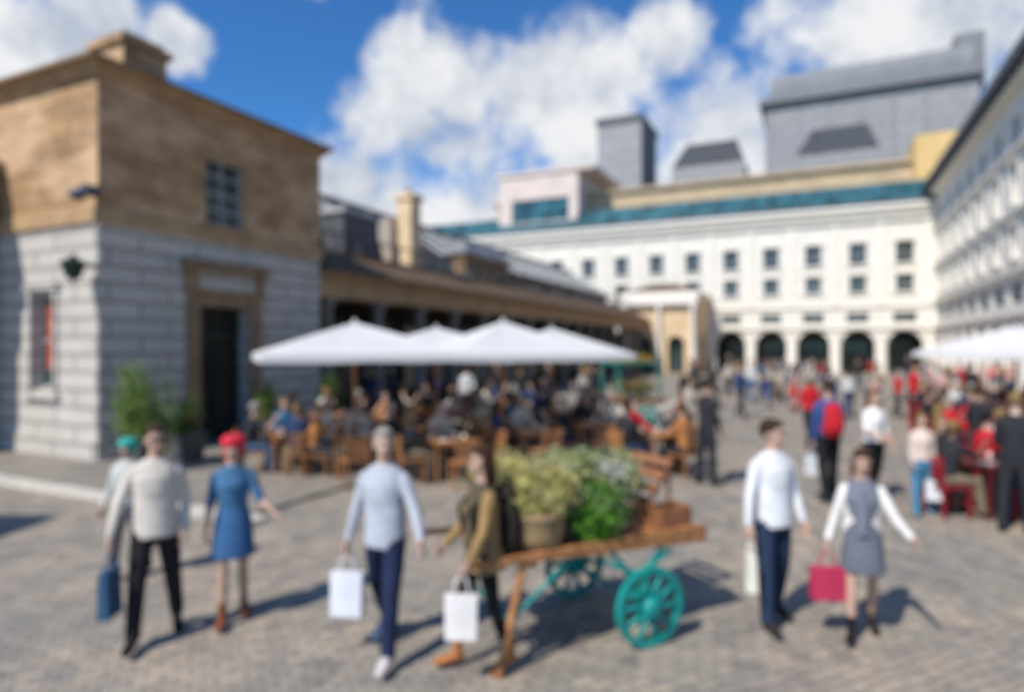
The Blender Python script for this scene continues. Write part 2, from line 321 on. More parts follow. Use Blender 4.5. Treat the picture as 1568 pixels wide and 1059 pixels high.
for x in np.arange(8,LF,1.14):
    r.add([F2.p(x,.25,HW+.4),F2.p(x+.1,.25,HW+.4),F2.p(x+.1,1.45,HW+2.12),F2.p(x,1.45,HW+2.12)],[(0,1,2,3)],1)
    if int(x/1.14)%3==0: r.add([F2.p(x,-.5,HW+.9),F2.p(x+.14,-.5,HW+.9),F2.p(x+.14,1.4,HW+2.2),F2.p(x,1.4,HW+2.2)],[(0,1,2,3)],1)
r.box(F2,8,LF,-.5,-.4,HW+.85,HW+.95,3)
r.box(F2,8,LF,1.5,4,HW,HW+2.15,1)
r.box(F2,20,LF-1,4,12,HW,HW+4.3,4); r.box(F2,19.8,LF-.9,3.6,12.2,HW+4.3,HW+4.6,4)
r.box(F2,LF-1.2,LF+5,2.4,12,HW-.5,HW+6.2,5)
r.build('rooftop_glazed_loggia',[TEAL,DGREY,DGREY,mat('teal_steel',(.04,.14,.16),.4,.2,3),TAN,mat('yellow_stone',(.70,.48,.21),.85,.12,1)],E)
def block(px0,px1,dep):
    pc=Vector((XD(px0,dep),dep)); F=Fr(pc.x,pc.y,-d2); rr=(px1-784)/FPX; e=-d2
    return F,(rr*pc.y-pc.x)/(e.x-rr*e.y)
E=empty('rooftop_office_block'); F,L=block(765,885,70); w=MB(); g=MB(); t=MB()
wall(F,w,g,t,0,L,0,20.6,[(1.5,L-1,15.6,18.0)],m=0,dep=.3,bars=(6,2)); w.box(F,-.2,L+1.8,-.2,10,20.6,21,0); w.quad(F.p(L,0,0),F.p(L,9,0),F.p(L,9,20.6),F.p(L,0,20.6),0)
w.build('walls',[PINKW],E); g.build('glass',[TEAL],E); t.build('frames',[DGREY],E)
F,L=block(915,982,78); w=MB(); w.box(F,0,L,0,8,0,29.2,0); w.box(F,-.2,L+.2,-.2,8.2,29.2,29.9,1); w.box(F,L+.001,L+.08,.6,7.4,20,28.6,1)
w.build('grey_stair_tower',[GREYM,DGREY])
F,L=block(1028,1140,76); w=MB(); w.box(F,0,L,0,6,0,23.4,1); w.frus(F,(0,L,0,6),(1.5,L-1,1.5,4),23.4,26.4,0); w.build('rooftop_plant_room',[LOUV,GREYM])
F,L=block(1218,1348,76); w=MB(); w.box(F,0,L,0,5,0,24.8,1); w.frus(F,(0,L,0,5),(1.8,L-1.2,1.5,3.5),24.8,28.2,0); w.build('rooftop_plant_room',[LOUV,GREYM])
E=empty('opera_house_fly_tower'); F,L=block(1172,1500,92); w=MB(); w.box(F,0,L,0,16,0,36.8,0); w.box(F,-.8,L+.5,-.9,16.5,36.8,37.5,1)
n=10
pr=[(.2,37.5)]+[(.2+6.5*(1-math.cos(a))**1.3,38.2+4.2*math.sin(a)) for a in [math.pi/2*i/n for i in range(n+1)]]+[(16,42.4),(16,37.6)]
vs=[F.p(.6,y,z) for y,z in pr]+[F.p(L-.4,y,z) for y,z in pr]; k=len(pr)
w.add(vs,[(i,i+k,i+1+k,i+1) for i in range(k-1)]+[tuple(range(k)),tuple(range(k,2*k))[::-1]],1)
for x in np.arange(.6,L,3.8): w.box(F,x,x+.14,-.06,.02,20,36.7,1)
w.box(F,L-2.2,L+1.0,2,12,36,43.2,1)
w.build('tower_walls_and_roof',[GREYM,GREYR,DGREY],E)
# ---------------- right building ----------------
F3=Fr(C.x,C.y,-d1); LR=58; E=empty('right_terrace_building'); w=MB(); g=MB(); t=MB(); q=MB(); HR=15.2
ops=[];xs=[2.2+3.43*i for i in range(16)]
for x in xs: ops+=[(x-.62,x+.62,9.35,11.4),(x-.6,x+.6,6.7,8.35),(x-.7,x+.7,12.3,13.6),(x-1.2,x+1.2,4.5,5.6)]
wall(F3,w,g,t,0,LR,4.0,HR,ops,m=0,dep=.35); wall(F3,w,None,None,0,LR,0,4.0,[(x-1.3,x+1.3,.02,3.75,'arch') for x in xs],m=0,dep=.8,glass=False)
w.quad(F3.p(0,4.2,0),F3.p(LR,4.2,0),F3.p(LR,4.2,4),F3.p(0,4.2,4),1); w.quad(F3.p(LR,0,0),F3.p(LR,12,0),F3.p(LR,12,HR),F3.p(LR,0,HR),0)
for x in xs:
    for (a,b,z0,z1) in ((x-.62,x+.62,9.35,11.4),(x-.6,x+.6,6.7,8.35)):
        q.box(F3,a-.2,a-.01,-.08,.02,z0,z1); q.box(F3,b+.01,b+.2,-.08,.02,z0,z1); q.box(F3,a-.28,b+.28,-.16,.02,z0-.16,z0-.005); q.box(F3,a-.28,b+.28,-.14,.02,z1+.005,z1+.2)
    q.box(F3,x+1.715-.3,x+1.715+.3,-.2,.02,0,3.4)
for z in (3.85,5.95,8.85,11.9): q.box(F3,0,LR,-.22,.02,z,z+.2)
q.box(F3,-.5,LR,-.5,.02,HR-.45,HR-.1)
w.build('facade',[WHITE,DARKIN],E); q.build('mouldings',[WHITE2],E); g.build('window_glass',[GLASS],E); t.build('window_frames',[IRON],E)
r=MB(); r.box(F3,-.9,LR,-1.0,.3,HR-.09,HR+.35,0); r.add([F3.p(-.9,-.9,HR+.36),F3.p(LR,-.9,HR+.36),F3.p(LR,5,HR+3.6),F3.p(-.9,5,HR+3.6),F3.p(-.9,10,HR),F3.p(LR,10,HR)],[(0,1,2,3),(3,2,5,4),(0,3,4)],1)
for x in np.arange(0,LR,1.14): r.box(F3,x,x+.15,-.98,.0,HR-.3,HR-.091,0)
r.build('roof_and_eaves',[DGREY,SLATE],E)
# ---------------- ground ----------------
m,nt,b=nodes('stone_setts'); v=coord(nt,'Object')
rot=N(nt,'ShaderNodeMapping'); rot.inputs['Rotation'].default_value=(0,0,math.radians(-25)); nt.links.new(v,rot.inputs[0])
nz=N(nt,'ShaderNodeTexNoise'); nz.inputs['Scale'].default_value=2.5; nz.inputs['Detail'].default_value=2; nt.links.new(v,nz.inputs['Vector'])
sc1=N(nt,'ShaderNodeVectorMath',operation='MULTIPLY_ADD'); nt.links.new(nz.outputs['Color'],sc1.inputs[0]); sc1.inputs[1].default_value=(.12,.12,0); nt.links.new(rot.outputs[0],sc1.inputs[2]); vv=sc1.outputs[0]
br=N(nt,'ShaderNodeTexBrick'); br.inputs['Scale'].default_value=1; br.inputs['Brick Width'].default_value=.19; br.inputs['Row Height'].default_value=.11; br.inputs['Mortar Size'].default_value=.010; br.inputs['Mortar Smooth'].default_value=.6
br.inputs['Color1'].default_value=(.355,.325,.28,1); br.inputs['Color2'].default_value=(.255,.24,.215,1); br.inputs['Mortar'].default_value=(.17,.155,.135,1); nt.links.new(vv,br.inputs['Vector'])
vo=N(nt,'ShaderNodeTexVoronoi'); vo.inputs['Scale'].default_value=4.1; nt.links.new(vv,vo.inputs['Vector'])
o=mixc(nt,br.outputs['Color'],ramp(nt,vo.outputs['Color'],[(0,(.70,.70,.72)),(.5,(1,.98,.95)),(1,(1.3,1.18,1.05))]),.9,'MULTIPLY')
o=mixc(nt,o,ramp(nt,noise(nt,v,.5,4,.65),[(.3,(.82,.85,.88)),(.7,(1.18,1.08,.99))]),1.0,'MULTIPLY')
nt.links.new(o,b.inputs['Base Color']); b.inputs['Roughness'].default_value=.8; b.inputs['Specular IOR Level'].default_value=.25
iv=N(nt,'ShaderNodeMath',operation='SUBTRACT'); iv.inputs[0].default_value=1; nt.links.new(br.outputs['Fac'],iv.inputs[1])
ad=N(nt,'ShaderNodeMath',operation='MULTIPLY_ADD'); nt.links.new(noise(nt,v,22,3),ad.inputs[0]); ad.inputs[1].default_value=.7; nt.links.new(iv.outputs[0],ad.inputs[2]); bump(nt,b,ad.outputs[0],.5,.015)
gm=MB(); gm.quad((-400,-60,0),(400,-60,0),(400,500,0),(-400,500,0)); gm.build('ground',[m])
PAVE=stone('york_paving',(.31,.275,.23),(.26,.235,.20),(.14,.125,.11),.9,.6,.012,bs=.3,kind='Object')
KERB=mat('pale_kerb_stone',(.55,.50,.43),.8,.15,4,.15)
K=Vector(G(0,742)); FK=Fr(*(K+d2*12),-d2)
gm=MB(); gm.box(FK,-3,17.6,.30,12,-.1,.06); gm.build('pavement',[PAVE]); gm=MB(); x=-3
while x<17.5: gm.box(FK,x,x+.98,0,.298,-.1,.075); x+=1.0
gm.build('kerb',[KERB],None,.01)
gm=MB(); x=0
FG=Fr(*G(980,640),d1)
while x<30: gm.box(FG,x,x+.98,0,.3,-.1,.006); x+=1
gm.build('drainage_channel',[KERB])
# ---------------- umbrellas ----------------
def umbrella_mesh(R,zr,zp):
    b=MB(); n=8; K_=6; P_=[]
    for k in range(K_+1):
        f=k/K_
        for i in range(n*2):
            a=math.pi/4+math.pi*i/n; c_,s_=math.cos(a),math.sin(a); sq=1/max(abs(c_),abs(s_)); rr=R*f*sq
            corner=(abs(abs(c_)-abs(s_))<.01)
            z=zp-(zp-zr)*(f**1.0) - (0 if corner else .04*math.sin(math.pi*f)) 
            P_.append((rr*c_,rr*s_,z))
    M=n*2
    fs=[(k*M+i,k*M+(i+1)%M,(k+1)*M+(i+1)%M,(k+1)*M+i) for k in range(K_) for i in range(M)]
    b.add(P_,fs,0,False)
    o=K_*M; top=[P_[o+i] for i in range(M)]; b.add(top+[(x*1.005,y*1.005,z-.12-.015*(i%2)) for i,(x,y,z) in enumerate(top)],[(i,(i+1)%M,M+(i+1)%M,M+i) for i in range(M)],0)
    b.cyl(W0,0,0,[(0,.03),(zp-.05,.03)],10,1); b.cyl(W0,0,0,[(zp-.02,.05),(zp+.05,.03),(zp+.07,.01)],10,0)
    b.box(W0,-.35,.35,-.35,.35,0.0,.08,2); b.cyl(W0,0,0,[(.08,.08),(.35,.05)],10,2)
    for i in range(0,M,2):
        a=math.pi/4+math.pi*i/n; c_,s_=math.cos(a),math.sin(a); sq=1/max(abs(c_),abs(s_))
        b.tube([(0,0,zp-.14),(R*.5*sq*c_,R*.5*sq*s_,zp-(zp-zr)*.5-.08),(R*sq*c_*.99,R*sq*s_*.99,zr-.04)],.012,5,1)
        b.tube([(0,0,zr-.1),(R*.5*sq*c_,R*.5*sq*s_,zp-(zp-zr)*.5-.10)],.01,5,1)
    return b
def umbrella(px,d,R,zr,zp,yaw):
    o=umbrella_mesh(R,zr,zp).build('unseen_shadow_umbrella',[CANVAS,WOOD2,DGREY]); o.location=(XD(px,d),d,0); o.rotation_euler[2]=yaw
umbrella(543,12.0,1.72,2.26,2.84,.42); umbrella(668,15.0,1.7,2.24,2.83,.44); umbrella(770,13.0,1.5,2.24,2.90,.43); umbrella(845,16,1.48,2.2,2.84,.45)
umbrella(1555,15.5,1.5,2.25,2.88,.3); umbrella(1630,13,1.5,2.25,2.9,.4)
o=umbrella_mesh(1.3,2.2,2.8).build('unseen_shadow_umbrella',[CANVAS,WOOD2,DGREY]); o.location=(-9.1,6.3,0)  # umbrella added out of view to cast the ground shadow at far left
# ---------------- foliage ----------------
def leaves(mb,c,r,n,size,mi,seed=0,up=0.0,blade=False):
    R=random.Random(seed)
    for _ in range(n):
        while True:
            p=Vector((R.uniform(-1,1),R.uniform(-1,1),R.uniform(-1,1)))
            if .25<p.length<1: break
        p=Vector((p.x*r[0],p.y*r[1],p.z*r[2]))*(0.85+.3*math.sin(p.x*9+p.y*7+p.z*8+seed))+Vector(c)
        if p.z<.02: continue
        a=Vector((R.gauss(0,1),R.gauss(0,1),R.gauss(0,1)+up)).normalized(); b_=a.cross(Vector((R.gauss(0,1),R.gauss(0,1),R.gauss(0,1)))).normalized()
        s=size*R.uniform(.6,1.3); w_=s*(.14 if blade else .42)
        mb.add([p-a*s*.5,p+b_*w_*.5,p+a*s*.5,p-b_*w_*.5],[(0,1,2,3)],R.choice(mi))
def shrub(px,d,r,zc,mats,n,size,name,seed,z0=0.06):
    e=empty(name); b=MB(); X=XD(px,d); F=Fr(X,d,d1)
    b.frus(F,(-.22,.22,-.22,.22),(-.28,.28,-.28,.28),z0,z0+.5,0); b.box(F,-.3,.3,-.3,.3,z0+.5,z0+.56,0)
    b.tube([(X,d,z0+.3),(X+.03,d,zc*.7),(X,d,zc+r[2]*.5)],[.04,.03,.01],6,1)
    R=random.Random(seed)
    for i in range(7):
        a=R.uniform(0,6.28); b.tube([(X,d,zc*.6),(X+math.cos(a)*r[0]*.6,d+math.sin(a)*r[1]*.6,zc+R.uniform(-.5,.6)*r[2])],[.018,.006],5,1)
    b.build('planter_and_stems',[LEADP,WOOD],e)
    l=MB()
    for i in range(6):
        c_=(X+R.uniform(-.45,.45)*r[0],d+R.uniform(-.45,.45)*r[1],zc+R.uniform(-.5,.5)*r[2]); leaves(l,c_,(r[0]*.6,r[1]*.6,r[2]*.6),n//8,size,[0,0,1,2] if i%2 else [0,1,1],seed+i)
    leaves(l,(X,d,zc),r,n//3,size,[0,1,2],seed+20)
    l.build('foliage',mats,e)
shrub(220,11.9,(.55,.5,.9),1.2,[LEAFA,LEAFB,LEAFA],3600,.09,'potted_bay_shrub',1)
shrub(285,13.0,(.35,.35,.55),.85,[LEAFC,LEAFA,LEAFC],2000,.08,'potted_shrub',2)
shrub(404,15.6,(.35,.35,.6),.95,[LEAFA,LEAFB,LEAFC],1600,.08,'potted_shrub',3)
shrub(505,16.5,(.4,.4,.7),1.1,[LEAFC,LEAFA,LEAFC],1500,.09,'potted_shrub',4)
# ---------------- flower cart ----------------
def wheel(mb,c,ax,R,m=0,th=.05):
    ax=Vector(ax).normalized(); up=Vector((0,0,1)); s=up.cross(ax).normalized(); c=Vector(c); n=32
    vs=[];fs=[]
    for i in range(n):
        a=2*math.pi*i/n; rd=s*math.cos(a)+up*math.sin(a)
        for rr,oo in ((R,-th/2),(R,th/2),(R-.055,th/2),(R-.055,-th/2)): vs.append(c+rd*rr+ax*oo)
    for i in range(n):
        j=(i+1)%n
        for k in range(4): fs.append((i*4+k,j*4+k,j*4+(k+1)%4,i*4+(k+1)%4))
    mb.add(vs,fs,m)
    for i in range(10):
        a=2*math.pi*i/10+.1; rd=s*math.cos(a)+up*math.sin(a); mb.tube([c+rd*.03,c+rd*(R*.5),c+rd*(R-.03)],[.028,.025,.022],6,m)
    mb.tube([c-ax*.08,c-ax*.06,c+ax*.06,c+ax*.08],[.045,.085,.085,.045],12,m)
def cart(O,u,Lc,Wc,zb,R,tw,hl,name):
    E=empty(name); F=Fr(O[0],O[1],u); b=MB(); w_=MB()
    n=7
    for i in range(n):
        y0=.05+(Wc-.1)*i/n; b.box(F,0.02,Lc,y0+.006,y0+(Wc-.1)/n-.006,zb,zb+.03,0)
    for y in (0,Wc-.06):
        b.add([F.p(-hl,y+(.08 if y else -.02),zb+.02),F.p(Lc+.08,y,zb-.075),F.p(Lc+.08,y+.055,zb-.075),F.p(-hl,y+(.12 if y else .02),zb+.02),
               F.p(-hl,y+(.08 if y else -.02),zb+.06),F.p(Lc+.08,y,zb+.07),F.p(Lc+.08,y+.055,zb+.07),F.p(-hl,y+(.12 if y else .02),zb+.06)],[(0,3,2,1),(4,5,6,7),(0,1,5,4),(1,2,6,5),(2,3,7,6),(3,0,4,7)],0)
        yy=y+.03; sgn=-1 if y==0 else 1
        b.tube([F.p(.22,yy,zb-.02),F.p(.10,yy+sgn*.04,zb*.5),F.p(-.02,yy+sgn*.07,0)],[.035,.03,.026],6,0)
        b.tube([F.p(.65,yy,zb-.02),F.p(.11,yy+sgn*.04,zb*.5)],[.016,.016],6,1)
        for xx in (tw-.3,tw+.3): b.tube([F.p(xx,yy,zb-.02),F.p(xx*.5+tw*.5,yy,zb-.16),F.p(tw,yy,R)],[.026,.024,.026],6,1)
        b.tube([F.p(tw-.35,yy,zb-.1),F.p(tw,yy,zb-.26),F.p(tw+.35,yy,zb-.1)],[.02,.028,.02],6,1)
    for xx in (.3,.9,1.5):
        if xx<Lc: b.box(F,xx,xx+.06,.056,Wc-.062,zb-.075,zb-.004,0)
    b.tube([F.p(.1,-.01,zb*.5),F.p(.1,Wc,zb*.5)],[.018,.018],6,1)
    b.tube([F.p(tw,-.14,R),F.p(tw,Wc+.14,R)],[.022,.022],8,1)
    wheel(w_,F.p(tw,-.12,R),F.ey+(0,),R,0); wheel(w_,F.p(tw,Wc+.12,R),F.ey+(0,),R,0)
    b.build('bed_and_frame',[WOOD,TEALP],E,.004); w_.build('wheels',[TEALP],E)
    return E,F
E,F=cart((-.10,4.66),(.898,.44),1.9,.9,.79,.32,1.28,.25,'flower_barrow')
b=MB()
for y in (.35,.84):
    b.tube([F.p(1.84,y,.8),F.p(1.86,y,1.1),F.p(1.88,y,1.38)],[.02,.02,.018],6,0); b.tube([F.p(1.5,y,.84),F.p(1.87,y,1.28)],[.018,.018],6,0)
for i in range(5):
    f=i/4; x=1.5+.32*f; z=.88+.42*f
    P8=[F.p(x,.3,z),F.p(x+.06,.3,z+.06),F.p(x+.06,.86,z+.06),F.p(x,.86,z),F.p(x-.015,.3,z+.02),F.p(x+.045,.3,z+.08),F.p(x+.045,.86,z+.08),F.p(x-.015,.86,z+.02)]
    b.add(P8,[(0,1,2,3),(4,7,6,5),(0,4,5,1),(1,5,6,2),(2,6,7,3),(3,7,4,0)],0)
b.box(F,1.55,1.85,.06,.28,.822,.84,0)
for (xa,xb,ya,yb) in ((1.55,1.85,.05,.065),(1.55,1.85,.27,.285),(1.54,1.555,.05,.285),(1.85,1.865,.05,.285)): b.box(F,xa,xb,ya,yb,.822,1.02,0)
b.build('slatted_display_rack_and_crate',[WOOD3],E,.003)
def basket(mb,F,x,y,z0,r0,r1,h,m):
    mb.cyl(F,x,y,[(z0,r0),(z0+h*.5,(r0+r1)/2+.02),(z0+h,r1),(z0+h+.02,r1+.02),(z0+h+.03,r1)],20,m)
b=MB(); basket(b,F,.42,.2,.822,.18,.22,.26,0); basket(b,F,1.0,.25,.822,.12,.16,.14,0); basket(b,F,.25,.65,.822,.15,.19,.25,0); basket(b,F,.75,.65,.822,.17,.2,.24,0); basket(b,F,1.25,.65,.822,.13,.16,.2,0)
b.build('wicker_baskets',[WICK],E)
l=MB()
leaves(l,F.p(.42,.25,1.26),(.36,.3,.23),2600,.11,[0,0,0,5],5,1.2,True); leaves(l,F.p(.3,.55,1.34),(.3,.28,.2),1500,.11,[0,0,5],6,1.2,True)
leaves(l,F.p(.45,.25,1.22),(.3,.26,.18),900,.06,[0,1,5,0,3],16,.5)
leaves(l,F.p(1.0,.22,1.06),(.26,.26,.22),1400,.08,[1,3,6,1],7); leaves(l,F.p(.9,.55,1.32),(.36,.28,.2),1800,.07,[3,3,0],8,.5); leaves(l,F.p(1.3,.45,1.22),(.28,.28,.28),1900,.07,[3,3,3,0],9)
leaves(l,F.p(.88,.10,.98),(.19,.15,.16),1000,.07,[6,1,6],19)
leaves(l,F.p(1.2,.3,1.35),(.2,.2,.1),200,.05,[4],12); leaves(l,F.p(.6,.3,1.44),(.3,.2,.06),160,.05,[0,4],13)
l.build('flowers_and_foliage',[LEAFY,LEAFA,LEAFC,LEAFD,FLW,LEAFS,leafm('leaf_bright',(.14,.36,.03))],E)
E,F=cart((XD(945,17.5),17.5),(.898,.44),1.6,.9,.85,.35,1.0,.4,'flower_barrow')
b=MB(); 
for x in (.05,1.5):
    for y in (.05,.85): b.box(F,x,x+.05,y-.025,y+.025,.88,1.9,0)
b.box(F,0,1.6,-.02,.92,1.9,1.95,0); b.build('canopy_frame',[TEALP],E)
l=MB(); leaves(l,F.p(.8,.3,1.25),(.7,.35,.3),1200,.1,[0,1,2],21); leaves(l,F.p(.7,.2,1.35),(.65,.3,.25),350,.09,[3,4,5],22); leaves(l,F.p(.8,.4,2.0),(.7,.4,.2),700,.1,[0,1,4,4,3],23)
l.build('flowers_and_foliage',[LEAFA,LEAFB,LEAFC,FLR,FLY,FLW],E)
# ---------------- tables/chairs ----------------
def chair_mesh():
    b=MB()
    b.box(W0,-.21,.21,-.21,.21,.43,.455,0)
    for x in (-.2,.17):
        b.box(W0,x,x+.03,-.2,-.17,0,.43,0); b.add([(x,.18,0),(x+.03,.18,0),(x+.03,.21,0),(x,.21,0),(x,.24,.88),(x+.03,.24,.88),(x+.03,.27,.88),(x,.27,.88)],[(0,3,2,1),(4,5,6,7),(0,1,5,4),(1,2,6,5),(2,3,7,6),(3,0,4,7)],0)
    for i in range(4): z=.55+.085*i; b.box(W0,-.17,.17,.215+.006*i,.235+.006*i,z,z+.05,0)
    b.box(W0,-.17,.17,-.195,-.175,.2,.23,0)
    return b
def table_mesh():
    b=MB()
    for i in range(7): b.box(W0,-.4+.8*i/7+.005,-.4+.8*(i+1)/7-.005,-.4,.4,.71,.735,0)
    b.box(W0,-.37,.37,-.36,-.33,.64,.709,0); b.box(W0,-.37,.37,.33,.36,.64,.709,0)
    for x in (-.36,.32):
        for y in (-.325,.29): b.box(W0,x,x+.04,y,y+.035,0,.709,0)
    b.cyl(W0,.1,.05,[(.737,.03),(.84,.03),(.86,.02)],10,1); b.cyl(W0,-.12,-.1,[(.737,.1),(.75,.12)],14,1); b.cyl(W0,.2,-.15,[(.737,.03),(.83,.035)],10,1)
    return b
def tmpl(b,name,mats):
    o=b.build(name,mats); me=o.data; bpy.data.objects.remove(o); return me
CHM=tmpl(chair_mesh(),'chair',[WOOD2]); TBM=tmpl(table_mesh(),'table',[WOOD2,WHITE2])
RED=mat('red_paint',(.30,.015,.02),.5,.2,5); DKR=mat('dark_red_tabletop',(.12,.02,.02),.5,.2,5)
def inst(me,name,x,y,yaw,z=0,mats=None,sc=1):
    o=bpy.data.objects.new(name,me); col.objects.link(o); o.location=(x,y,z); o.rotation_euler[2]=yaw; o.scale=(sc,)*3
    if mats:
        for i,mm in enumerate(mats):
            o.material_slots[i].link='OBJECT'; o.material_slots[i].material=mm
    return o
# ---------------- people ----------------
def remesh(vs,fs,tags,vox,it=3):
    me=bpy.data.meshes.new('tmp'); me.from_pydata(vs,[],fs); ob=bpy.data.objects.new('tmp',me); col.objects.link(ob)
    md=ob.modifiers.new('r','REMESH'); md.mode='VOXEL'; md.voxel_size=vox; md.adaptivity=0
    s=ob.modifiers.new('s','SMOOTH'); s.factor=.5; s.iterations=it
    dg=bpy.context.evaluated_depsgraph_get(); ev=ob.evaluated_get(dg); m2=ev.to_mesh()
    V=[tuple(v.co) for v in m2.vertices]; Fc=[tuple(p.vertices) for p in m2.polygons]; Cn=[p.center.copy() for p in m2.polygons]
    ev.to_mesh_clear(); bpy.data.objects.remove(ob); bpy.data.meshes.remove(me)
    tree=BVHTree.FromPolygons(vs,fs); T=[]
    for c in Cn:
        r_=tree.find_nearest(c); T.append(tags[r_[2]])
    return V,Fc,T
def ell(c,r,n=14,k=9):
    vs=[];fs=[]
    for i in range(1,k):
        ph=math.pi*i/k
        for j in range(n):
            th=2*math.pi*j/n; vs.append((c[0]+r[0]*math.sin(ph)*math.cos(th),c[1]+r[1]*math.sin(ph)*math.sin(th),c[2]+r[2]*math.cos(ph)))
    t_=len(vs); vs+=[(c[0],c[1],c[2]+r[2]),(c[0],c[1],c[2]-r[2])]
    for i in range(k-2):
        for j in range(n): q_=(j+1)%n; fs.append((i*n+j,(i+1)*n+j,(i+1)*n+q_,i*n+q_))
    for j in range(n): q_=(j+1)%n; fs.append((t_,j,q_)); fs.append((t_+1,(k-2)*n+q_,(k-2)*n+j))
    return vs,fs
SK,HR_,TP,BT,SH,EY,LP,HT,CT=range(9)
def person_mesh(name,H=1.75,legs=((10,5),(-10,10)),arms=((10,8,20),(-5,8,15)),lean=0,hy=0,ht=0,fem=False,top='shirt',sleeve='long',bottom='trousers',
                hem=.5,longhair=False,hat=None,coat=None,vox=.0095,curl=.6,bald=False,spread=4,sunglass=False):
    s=H/1.75; V=[];Fc=[];T=[]
    def put(vf,tag):
        o=len(V); V.extend(vf[0]); Fc.extend([tuple(i+o for i in f) for f in vf[1]]); T.extend([tag]*len(vf[1]))
    hz=.93*s; la=math.radians(lean)
    def U(p):
        x,y,z=p; z-=hz; return (x,y*math.cos(la)-z*math.sin(la),y*math.sin(la)+z*math.cos(la)+hz)
    sw=.142*s if fem else .165*s; hp=1.06 if fem else 1.0
    for sd,(a,k) in zip((-1,1),legs):
        a_=math.radians(a); b_=math.radians(a-k); sp=math.sin(math.radians(spread))*sd
        h=Vector((sd*.085*s*hp,0,.90*s)); kn=h+Vector((sp,-math.sin(a_),-math.cos(a_))).normalized()*.43*s; an=kn+Vector((sp*.6,-math.sin(b_),-math.cos(b_))).normalized()*.40*s
        if bottom=='trousers':
            put(loft([h,h.lerp(kn,.5),kn,kn.lerp(an,.45),an+(an-kn).normalized()*.01],[(.09*s,.097*s),(.083*s,.087*s),(.068*s,.07*s),(.063*s,.065*s),(.056*s,.06*s)]),BT)
        else:
            put(loft([h,h.lerp(kn,.5),kn,kn.lerp(an,.35),an],[(.085*s,.088*s),(.07*s,.072*s),(.047*s,.05*s),(.048*s,.053*s),(.03*s,.032*s)]),SK if bottom in('skirt','shorts') else BT)
        pt=max(0,-(b_))*.75; fd=Vector((sd*.12,-math.cos(pt),-math.sin(pt))).normalized()
        he=an+Vector((0,.035*s,-.045*s))
        put(loft([he,an+Vector((0,0,-.04*s))+fd*.06*s,he+fd*.17*s+Vector((0,0,-.008)),he+fd*.225*s+Vector((0,0,-.012))],[(.034*s,.036*s),(.042*s,.042*s),(.045*s,.028*s),(.035*s,.02*s)],side=(1,0,0)),SH)
        put(loft([an+Vector((0,0,.05*s if bottom=='trousers' else .1*s)),an+Vector((0,0.005,-.03*s))],[(.04*s,.043*s),(.037*s,.04*s)]),SH)
    if fem: rings=[(.86,.155,.108,0),(.95,.165,.115,.005),(1.08,.122,.088,0),(1.2,.135,.10,-.008),(1.28,.145,.115,-.012),(1.36,.148,.092,0),(1.42,.125,.072,.005),(1.46,.07,.058,.01)]
    else: rings=[(.85,.145,.105,0),(.94,.155,.112,0),(1.08,.145,.105,-.004),(1.22,.162,.118,-.004),(1.32,.175,.118,-.004),(1.39,.170,.095,.003),(1.44,.135,.075,.006),(1.475,.075,.06,.01)]
    lo=[r for r in rings if r[0]<=1.08]; up=[r for r in rings if r[0]>=.93]
    put(loft([U((0,r[3]*s,r[0]*s)) for r in lo],[(r[1]*s*.98,r[2]*s*.98) for r in lo],18,side=(1,0,0)),BT if bottom!='skirt' else TP)
    put(loft([U((0,r[3]*s,r[0]*s)) for r in up],[(r[1]*s+.006,r[2]*s+.006) for r in up],18,side=(1,0,0),caps=False),TP)
    if top=='loose': put(loft([U((0,0,.84*s)),U((0,0,1.0*s)),U((0,0,1.2*s))],[(.178*s,.135*s),(.17*s,.128*s),(.165*s,.12*s)],18,side=(1,0,0),caps=False),TP)
    if bottom=='skirt':
        zh=hem*s; put(loft([(0,0,1.08*s),(0,0,.92*s),(0,-.01,(.92*s+zh)/2),(0,-.015,zh)],[(.13*s,.095*s),(.17*s,.13*s),(.185*s,.155*s),(.20*s,.17*s)],20,side=(1,0,0),caps=False),BT)
    if coat:
        zc=coat*s; put(loft([U((0,.02,1.41*s)),U((0,.015,1.3*s)),U((0,.02,1.08*s)),U((0,.03,.9*s)),(0,.04,min(zc,.88*s))],[(.13*s,.08*s),(.172*s,.118*s),(.16*s,.115*s),(.185*s,.14*s),(.205*s,.165*s)],20,side=(1,0,0),caps=False),CT)
        put(loft([U((0,-.045,1.39*s)),U((0,-.06,1.1*s)),U((0,-.07,.95*s))],[(.045*s,.075*s),(.055*s,.085*s),(.06*s,.085*s)],12,side=(1,0,0),caps=False),TP)
    put(loft([U((0,.012*s,1.43*s)),U((0,.0,1.56*s))],[(.058*s,.056*s),(.05*s,.053*s)]),SK)
    stag=CT if coat else TP; hands=[]; HV=[];HF=[];HTg=[]
    for sd,am in zip((-1,1),arms):
        a,ab,e=am[:3]; ab2=am[3] if len(am)>3 else ab*.3
        A_=math.radians(a); B_=math.radians(ab); E_=math.radians(a+e); B2=math.radians(ab2)
        sh=Vector(U((sd*sw,.005,1.375*s))); du=Vector((sd*math.sin(B_),-math.sin(A_)*math.cos(B_),-math.cos(A_)*math.cos(B_))); df=Vector((sd*math.sin(B2),-math.sin(E_)*math.cos(B2),-math.cos(E_)*math.cos(B2)))
        el=sh+du*.285*s; wr=el+df*.245*s
        k=.006
        tg=stag
        put(loft([sh+du*.01,sh.lerp(el,.2),sh.lerp(el,.55),el],[(.046*s+k,.05*s+k),(.05*s+k,.052*s+k),(.043*s+k,.046*s+k),(.037*s+k,.039*s+k)]),tg)
